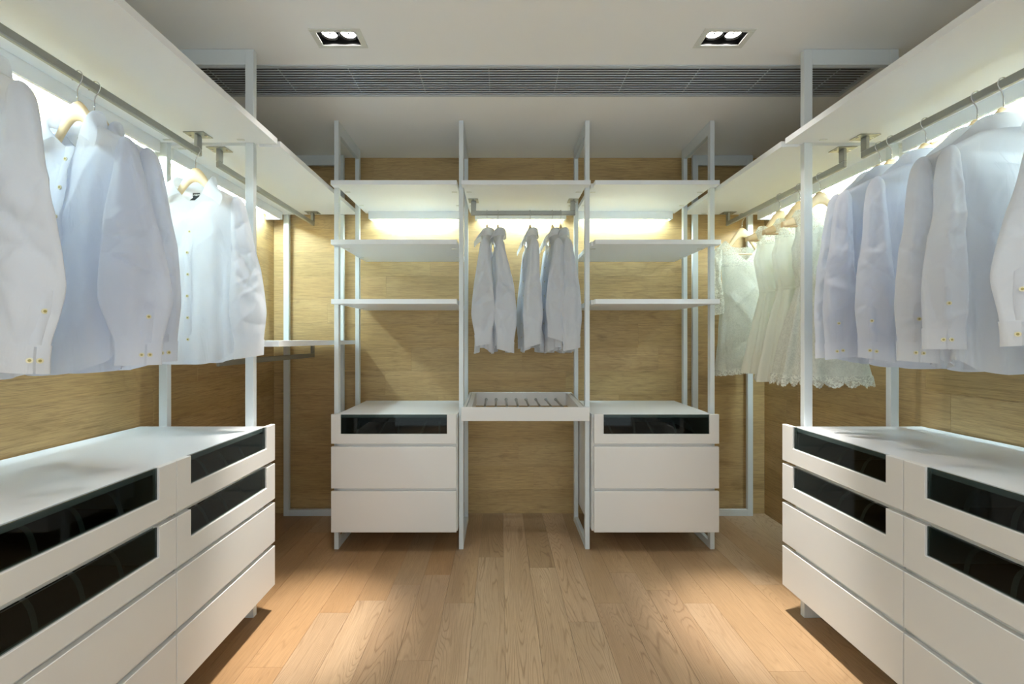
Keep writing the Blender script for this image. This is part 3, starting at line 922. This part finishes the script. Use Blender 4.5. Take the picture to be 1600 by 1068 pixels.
def sleeve_fn(seed, side, S):
    f = Field(seed + 31, 8, (1, 4), (5, 20)); g = Field(seed + 37, 8, (2, 6), (14, 45))
    cr = crease(seed + 51, 12, (-.07, .07), (-.76, -.28), 1.3); el_z = -.20 - .575 * S.get('elbow', .5)
    cr2 = crease(seed + 53, 7, (-.06, .06), (el_z - .07, el_z + .07), 2.6)
    ztop, zcuff, zend = -.200, S.get('zc', -.785), S.get('ze', -.842)
    def fn(th, z, off=0.0):
        t = np.clip((ztop - z) / (ztop - zcuff), 0, 1.2)
        cx = np.interp(t, [0, .12, .5, 1, 1.15], [.170, .180, (.184 + S['dx']) / 2 + .012, S['dx'], S['dx'] - .002])
        cy = S.get('dy', 0) * sm(.05, .5, t) + S.get('bow', 0) * np.sin(np.clip(t, 0, 1) * PI)
        k = 1 + (S.get('a', 1.0) - 1) * sm(.05, .4, t)
        ac = S.get('ac', .050) / S.get('a', 1.0)
        a = k * np.interp(t, AT, sleeve_profile(ac))
        b = S.get('b', 1.0) * np.interp(t, [0, .05, .15, .43, .8, 1, 1.15], [.020, .024, .026, .022, .020, .016, .017])
        dome = np.sqrt(np.clip(1 - (1 - np.clip(t / .075, 0, 1)) ** 2, .0004, 1))
        a, b = a * dome, b * dome
        c, n = np.cos(th), np.sin(th)
        fade = sm(.03, .15, t) * (1 - .8 * sm(.93, 1.0, t))
        el = np.exp(-((t - S.get('elbow', .5)) / .09) ** 2)
        disp = fade * (.006 * f(th, z) + .0016 * g(th, z) + .0035 * el * np.sin(60 * z + 3 * np.cos(th) + seed) + .0042 * np.sin(5 * th + 3 * z + seed)) + off
        u = a * c + off * c; v = b * np.sign(n) * np.abs(n) ** 1.25 + (disp + fade * np.sign(n) * (.0105 * cr(u, z) + .0100 * cr2(u, z))) * n
        ph = S.get('phi', PI / 2)
        x = cx + u * math.cos(ph) - v * math.sin(ph); y = cy + u * math.sin(ph) + v * math.cos(ph)
        return np.stack([side * x, y, z * np.ones_like(x) + S.get('tilt', .08 * ((seed % 5) - 2)) * u * sm(.7, 1, t)], -1)
    return fn, ztop, zcuff, zend

def shirt(loc, rotz, label, seed, group, mat='shirt', near=None, far=None, hem=-.87, back=False, tag=None, buttons=True, view=None):
    root = thing('dress_shirt', label, 'shirt', loc, rotz, group)
    m = M[mat]
    W = (np.array(SHIRT_W[0]), np.array(SHIRT_W[1])); D = (np.array(SHIRT_D[0]), np.array(SHIRT_D[1]))
    B = Body(seed, W, D, hem, -.155, .070, -.236, -.147, fold=.010, nfold=5 + seed % 3)
    th = np.linspace(0, 2 * PI, 112, endpoint=False)
    mesh_part('body', MB().grid(B.surface(th, 100), True), m, root)
    mesh_part('collar', MB().grid(collar(B)), m, root)
    # doubled hem
    bt = B.bottom(th)
    A = np.stack([B.pt(th, bt + .0, .0015), B.pt(th, bt + .008, .0016)], 0)
    mesh_part('hem', MB().grid(A, True), m, root)
    # front placket with its buttons
    k = np.linspace(0, 1, 60)[:, None]
    zz = -.222 + k * (hem + .006 + .222)
    px = np.array([-.016, -.014, 0, .014, .016])[None, :]
    wz = B.w(zz); c = np.clip(np.abs(px) / wz, 1e-6, 1) ** (1 / .8) * np.sign(px)
    tt = -np.arccos(np.clip(c, -1, 1))
    offs = np.array([0.0002, .0018, .0020, .0018, 0.0002])[None, :] * np.ones_like(zz)
    A = B.pt(tt * np.ones_like(zz), zz * np.ones_like(tt), offs)
    mesh_part('placket', MB().grid(A), m, root)
    if buttons:
        for i in range(7):
            z = -.262 - i * .085
            p = B.pt(np.array([-PI / 2]), np.array([z]), .003)[0]
            button(root, p, (0, -1, 0))
    if back:      # shoulder yoke across the back
        tb = np.linspace(.06, PI - .06, 50)
        A = B.surface(tb, 14, za=-.262, off=.0022)
        mesh_part('yoke', MB().grid(A), m, root)
    for side, S in ((1, near or {}), (-1, far or {})):
        S = dict(S); S.setdefault('dx', .225)
        fn, z0, z1, z2 = sleeve_fn(seed + (0 if side > 0 else 100), side, S)
        ths = np.linspace(0, 2 * PI, 64, endpoint=False)
        zr = np.concatenate([z0 - (z0 - z1) * .075 * (1 - np.cos(np.linspace(0, PI / 2, 8)))[:-1], np.linspace(z0 - (z0 - z1) * .075, z1, 84)])
        A = fn(np.repeat(ths[None], len(zr), 0), np.repeat(zr[:, None], len(ths), 1))
        sl = mesh_part('sleeve', MB().grid(A, True, flip=(side > 0)), m, root)
        # cuff with a slit, doubled cloth
        n = 44
        slit = S.get('slit', PI / 2 * (-1 if not back else 1))
        tc = np.linspace(slit + .05, slit + 2 * PI - .05, n)
        rows = []
        for off, z in ((.0022, z2), (.0022, z2 + .02), (.0022, (z1 + z2) / 2), (.0022, z1 - .015), (.0022, z1 + .004)):
            rows.append(fn(tc, np.full(n, z), off))
        cf = MB().grid(np.array(rows), flip=(side < 0)).build('cuff', m, origin=(0, 0, 0)); cf.parent = sl
        if side > 0:
            zb = (z1 + z2) / 2
            for dth in (-.16, .16):
                q = fn(np.array([slit + dth]), np.array([zb]), .006)[0]; q0 = fn(np.array([slit + dth]), np.array([zb]), .0)[0]
                bo = button(root, q, q - q0); bo.parent = sl
            q = fn(np.array([slit]), np.array([z1 + .075]), .004)[0]; q0 = fn(np.array([slit]), np.array([z1 + .075]), .0)[0]
            bo = button(root, q, q - q0); bo.parent = sl
            # sleeve placket above the cuff
            kz = np.linspace(z1 + .004, z1 + .125, 16)
            A = np.stack([fn(np.full(16, slit + d), kz, o) for d, o in ((-.22, .0004), (-.18, .002), (.18, .002), (.22, .0004))], 1)
            A[-1] = (A[-1] + A[-1].mean(0)) / 2
            pk = MB().grid(A).build('sleeve_placket', m, origin=(0, 0, 0)); pk.parent = sl
    if tag:
        # woven black neck label sewn inside the back
        zt = B.top(np.array([PI / 2]))[0]
        p = B.pt(np.array([PI / 2 - .05]), np.array([zt - .040]), -.006)[0]
        x0 = tag[0]
        tg = MB().box(x0 - .015, x0 + .015, p[1] - .001, p[1], zt - .040, zt - .022)
        tg.add([(x0 - .012, p[1] - .0012, zt - .040), (x0 + .008, p[1] - .0012, zt - .040), (x0 - .004, p[1] - .004, zt - .053), (x0 - .026, p[1] - .004, zt - .053)], [(0, 3, 2, 1)])
        to = mesh_part('neck_tag', tg, M['tag'], root)
        cu = bpy.data.curves.new('tag_lettering', 'FONT'); cu.body = 'H&M'; cu.size = .0115; cu.shear = .35
        cu.align_x = 'CENTER'; cu.align_y = 'CENTER'; cu.extrude = .0001
        cu.materials.append(M['tag_text'])
        fo = bpy.data.objects.new('tag_lettering', cu); COL.objects.link(fo)
        dg = bpy.context.evaluated_depsgraph_get()
        me = bpy.data.meshes.new_from_object(fo.evaluated_get(dg))
        bpy.data.objects.remove(fo); bpy.data.curves.remove(cu)
        me.materials.clear(); me.materials.append(M['tag_text'])
        fo = bpy.data.objects.new('tag_lettering', me); COL.objects.link(fo)
        fo.parent = to; fo.location = (x0, p[1] - .0014, zt - .031); fo.rotation_euler = (PI / 2, 0, 0)
    return root

def hanger(loc, rotz, label, group, half=.172):
    root = thing('clothes_hanger', label, 'hanger', loc, rotz, group)
    # hook around the rail, then an S bend into the wood
    c = Vector((0, 0, -.0135)); r = .0185
    path = [c + Vector((r * math.cos(a), 0, r * math.sin(a))) for a in np.linspace(PI * 1.12, -.45, 18)]
    path += [Vector((.010, 0, -.033)), Vector((.003, 0, -.042)), Vector((0, 0, -.052)), Vector((0, 0, -.070)), Vector((0, 0, -.090))]
    mesh_part('hook', MB().tube(path, .0016, 8), M['chrome'], root)
    xs = np.linspace(-half, half, 41)
    rows = []
    for x in xs:
        a = abs(x)
        e = sm(.10, half, a)
        hump = .5 * (1 + math.cos(PI * min(1, a / .085)))
        zt = -.170 - .46 * max(0, a - .06) + .088 * hump ** .8
        zt = min(zt, -.083)
        h = .044 - .018 * float(e) + .014 * hump
        ty = .0065 + .004 * float(e)
        yb = .004 * (a / half) ** 2
        prof = [(-1, -.6), (-1, .5), (-.6, .9), (0, 1), (.6, .9), (1, .5), (1, -.6), (.6, -.9), (0, -1), (-.6, -.9)]
        zc = zt - h / 2
        rows.append([(x, yb + ty * p, zc + h / 2 * q) for p, q in prof])
    m = MB().grid(np.array(rows), True, flip=True)
    n = 10; b = 0
    m.f.append(tuple(range(0, n))); m.sm.append(False)
    m.f.append(tuple(range(40 * n + n - 1, 40 * n - 1, -1))); m.sm.append(False)
    mesh_part('shoulder_bar', m, M['hanger'], root)
    mesh_part('trouser_bar', MB().tube([(-half + .012, .008, -.244), (half - .012, .008, -.244)], .0048, 10), M['hanger'], root)
    tips = MB()
    for s in (-1, 1):
        tips.tube([(s * (half - .012), .008, -.244), (s * (half - .012), .010, -.228)], .0048, 8)
    mesh_part('bar_end', tips, M['hanger'], root)
    return root

zL = R(RT); zC = R(.784)
G1, G2, G3 = 'white shirts on the left rail', 'white shirts on the right rail', 'white shirts on the back wall rail'
HG = 'wooden clothes hangers'
# left rail, fronts to the camera
LS = [(1.055, 19, 'nearest left white shirt, only its sleeve and cuff in the picture', 11, dict(dx=.236, dy=-.03, a=1.02, phi=.60, slit=-.9), 'shirt'),
      (1.307, 11, 'white shirt with open collar at left in front of the upright frame', 12, dict(dx=.250, dy=-.03, a=1.02, phi=.62, slit=-1.2), 'shirt_blue'),
      (1.362, 4, 'white shirt mostly hidden directly behind the open-collared left shirt', 13, dict(dx=.190, dy=.01, a=.70, phi=.75, slit=-1.2), 'shirt_blue'),
      (1.815, 2, 'white buttoned shirt with black neck tag beside the left upright frame', 14, dict(dx=.232, dy=-.02, a=.80, phi=.50, slit=1.5), 'shirt')]
for y, yaw, lab, sd, near, mt in LS:
    shirt((LRX, y, zL), math.radians(-yaw), lab, sd, G1, mt, near, dict(dx=.215, a=.8, phi=1.2), hem=-.87, tag=(-.012,) if sd in (14, 12) else None)
for y, yaw, lab in ((1.055, 19, 'wooden hanger inside the nearest left shirt'), (1.307, 11, 'wooden hanger in the open collar of the left shirt'),
                    (1.362, 4, 'wooden hanger just behind the open-collared left shirt'), (1.815, 2, 'wooden hanger of the left shirt with the black neck tag')):
    hanger((LRX, y, zL), math.radians(-yaw), lab, HG)
# right rail, backs to the camera
RS = [(1.12, -10, 'nearest right white shirt, only its sleeve and cuff in the picture', 21, dict(dx=.280, dy=.03, a=.95, phi=-.65, slit=1.2, zc=-.73, ze=-.785), 'shirt'),
      (1.341, -4, 'white shirt seen from behind, the first one with a visible collar at right', 22, dict(dx=.225, dy=.03, a=.68, phi=-.35, slit=1.5, zc=-.745, ze=-.80), 'shirt'),
      (1.415, 0, 'white shirt second behind the right shirt with the visible collar', 23, dict(dx=.205, dy=.02, a=.70, phi=-.4, slit=1.5), 'shirt'),
      (1.585, 0, 'white shirt in the middle of the right row, its hanger standing free', 24, dict(dx=.20, dy=.03, a=.72, phi=-.4, slit=1.3), 'shirt_blue'),
      (1.724, 3, 'white shirt second from the far end of the right row', 25, dict(dx=.20, dy=.02, a=.70, phi=-.3, slit=1.4), 'shirt_blue'),
      (1.777, 0, 'white shirt at the far end of the right row beside the upright frame', 26, dict(dx=.200, dy=.0, a=.66, phi=-.1, slit=1.5), 'shirt_blue')]
for y, yaw, lab, sd, near, mt in RS:
    shirt((RRX, y, zL), PI + math.radians(-yaw), lab, sd, G2, mt, near, dict(dx=.21, a=.8, phi=1.2), hem=-.87, back=True)
for y, yaw, lab in ((1.12, -10, 'wooden hanger of the nearest right shirt'), (1.341, -4, 'wooden hanger of the right shirt with the visible collar'),
               (1.415, 0, 'wooden hanger second in the right row, behind the visible collar'), (1.585, 0, 'wooden hanger standing free in the middle of the right row'),
               (1.724, 3, 'wooden hanger second from the far end of the right shirts'), (1.777, 0, 'wooden hanger at the far end of the right shirts')):
    hanger((RRX, y, zL), PI + math.radians(-yaw), lab, HG)
# back wall rail, side on
CS = [(-.078, -93, 'leftmost of the five white shirts on the back wall rail', 31), (-.012, -86, 'second white shirt from the left on the back wall rail', 32),
      (.184, -86, 'middle one of the five white shirts on the back wall rail', 33), (.320, -85, 'second white shirt from the right on the back wall rail', 34),
      (.371, -84, 'rightmost of the five white shirts on the back wall rail', 35)]
for x, yaw, lab, sd in CS:
    shirt((x, CRY, zC), math.radians(yaw), lab, sd, G3, 'shirt', dict(dx=.205, dy={31: -.005, 32: .03, 33: -.012, 34: -.02, 35: .015}[sd], a={31: .84, 32: .78, 33: .70, 34: .74, 35: .72}[sd], ac=.047, tilt={31: .15, 32: -.25, 33: .3, 34: -.35, 35: .2}[sd], phi=PI / 2, slit=PI / 2,
               zc={31: -.755, 32: -.79, 33: -.76, 34: -.725, 35: -.78}[sd], ze={31: -.815, 32: -.85, 33: -.82, 34: -.785, 35: -.84}[sd]),
          dict(dx=.205, a=.8, phi=PI / 2), hem=-.865)
    hanger((x, CRY, zC), math.radians(yaw), 'wooden hanger of the ' + lab.replace(' of the five white shirts', ' shirt').replace(' one', '').replace('white ', ''), HG)

# ---- dresses in the right corner
def dress(loc, rotz, label, seed, kind):
    root = thing('dress', label, 'dress', loc, rotz, 'white dresses in the right corner')
    if kind == 'sheath':
        W = (np.array([-1.0, -.94, -.70, -.55, -.43, -.33, -.26, -.215, -.19, -.165]), np.array([.140, .138, .136, .122, .116, .124, .128, .150, .135, .105]))
        D = (np.array([-1.0, -.7, -.45, -.3, -.2, -.15]), np.array([.060, .060, .05, .05, .03, .03]))
        B = Body(seed, W, D, -.955, -.168, .105, -.290, -.20, rise=0.0, fold=.006, nfold=4)
        th = np.linspace(0, 2 * PI, 100, endpoint=False)
        mesh_part('dress_body', MB().grid(B.surface(th, 70, zb=-.318), True), M['lace_solid'], root)
        mesh_part('lace_yoke', MB().grid(B.surface(th, 22, za=-.330, off=.001), True), M['lace_open'], root)
        bt = B.bottom(th)
        A = np.stack([B.pt(th, bt - .028 + .004 * np.abs(np.sin(9 * th)), .002), B.pt(th, bt + .01, .003)], 0)
        mesh_part('lace_hem', MB().grid(A, True), M['lace_open'], root)
        for side in (1, -1):
            S = dict(dx=.185, dy=0, a=.55, phi=.5, zc=-.60, ze=-.62)
            fn, z0, z1, z2 = sleeve_fn(seed + side, side, S)
            ths = np.linspace(0, 2 * PI, 36, endpoint=False); zr = np.linspace(-.205, z2, 40)
            A = fn(np.repeat(ths[None], 40, 0), np.repeat(zr[:, None], 36, 1)); A[..., 0] -= side * .028
            mesh_part('lace_sleeve', MB().grid(A, True), M['lace_open'], root)
        return root
    wa = -.520
    W = (np.array([-1.03, -.96, -.80, -.62, wa, -.42, -.34, -.29, -.24, -.20, -.165]),
         np.array([.205, .195, .160, .122, .100, .115, .124, .110, .108, .125, .105]))
    D = (np.array([-1.03, -.8, wa, -.35, -.22, -.15]), np.array([.11, .085, .050, .052, .030, .03]))
    hem = {'plain': -.955, 'plain2': -.965, 'scallop': -.955}[kind]
    B = Body(seed, W, D, hem, -.168, .085, -.262 if kind != 'scallop' else -.25, -.215, rise=0.0, fold=.013, nfold=7)
    th = np.linspace(0, 2 * PI, 128, endpoint=False)
    lace = kind == 'scallop'
    body = M['lace_solid'] if lace else M['satin']
    mesh_part('bodice', MB().grid(B.surface(th, 34, za=wa, zb=-.265), True), M['satin'] if not lace else M['lace_solid'], root)
    mesh_part('lace_yoke', MB().grid(B.surface(th, 16, za=-.268, off=.0008), True), M['lace_open'], root)
    mesh_part('skirt', MB().grid(B.surface(th, 54, zb=wa), True), body, root)
    zw = np.full_like(th, wa)
    mesh_part('waist_seam', MB().grid(np.stack([B.pt(th, zw - .006, .0008), B.pt(th, zw - .003, .003), B.pt(th, zw + .003, .003), B.pt(th, zw + .006, .0008)], 0), True), body, root)
    if lace:
        bt = B.bottom(th); n = 40
        thd = np.linspace(0, 2 * PI, 480, endpoint=False)
        sc = .030 * np.abs(np.sin(11 * thd)) ** .6 + .005 * np.abs(np.sin(55 * thd))
        btd = B.bottom(thd)
        rows = [B.pt(thd, btd - sc * k + .02 * (1 - k), .003) for k in np.linspace(1, 0, 7)]
        mesh_part('scalloped_lace', MB().grid(np.array(rows), True), M['lace_open'], root)
        # lace overlay panels down the skirt
    return root
DS = [(2.79, 0, 'white lace sheath dress with short lace sleeves, furthest into the right corner', 41, 'sheath'),
      (2.41, -8, 'plain ivory sleeveless dress next to the lace sheath dress', 42, 'plain'),
      (2.25, -10, 'plain ivory sleeveless dress in front of the other plain one', 43, 'plain2'),
      (2.107, -6, 'ivory lace dress with scalloped hem behind the right upright frame', 44, 'scallop')]
for y, yaw, lab, sd, kd in DS:
    dress((RRX, y, zL), math.radians(yaw) + (PI if kd != 'sheath' else 0), lab, sd, kd)
    hanger((RRX, y, zL), math.radians(yaw) + (PI if kd != 'sheath' else 0), 'wooden hanger holding the ' + lab.split(',')[0].replace('in front of the other plain one', 'nearer the camera').replace('next to the lace sheath dress', 'beside the sheath').replace('behind the right upright frame', 'by the upright'), HG)
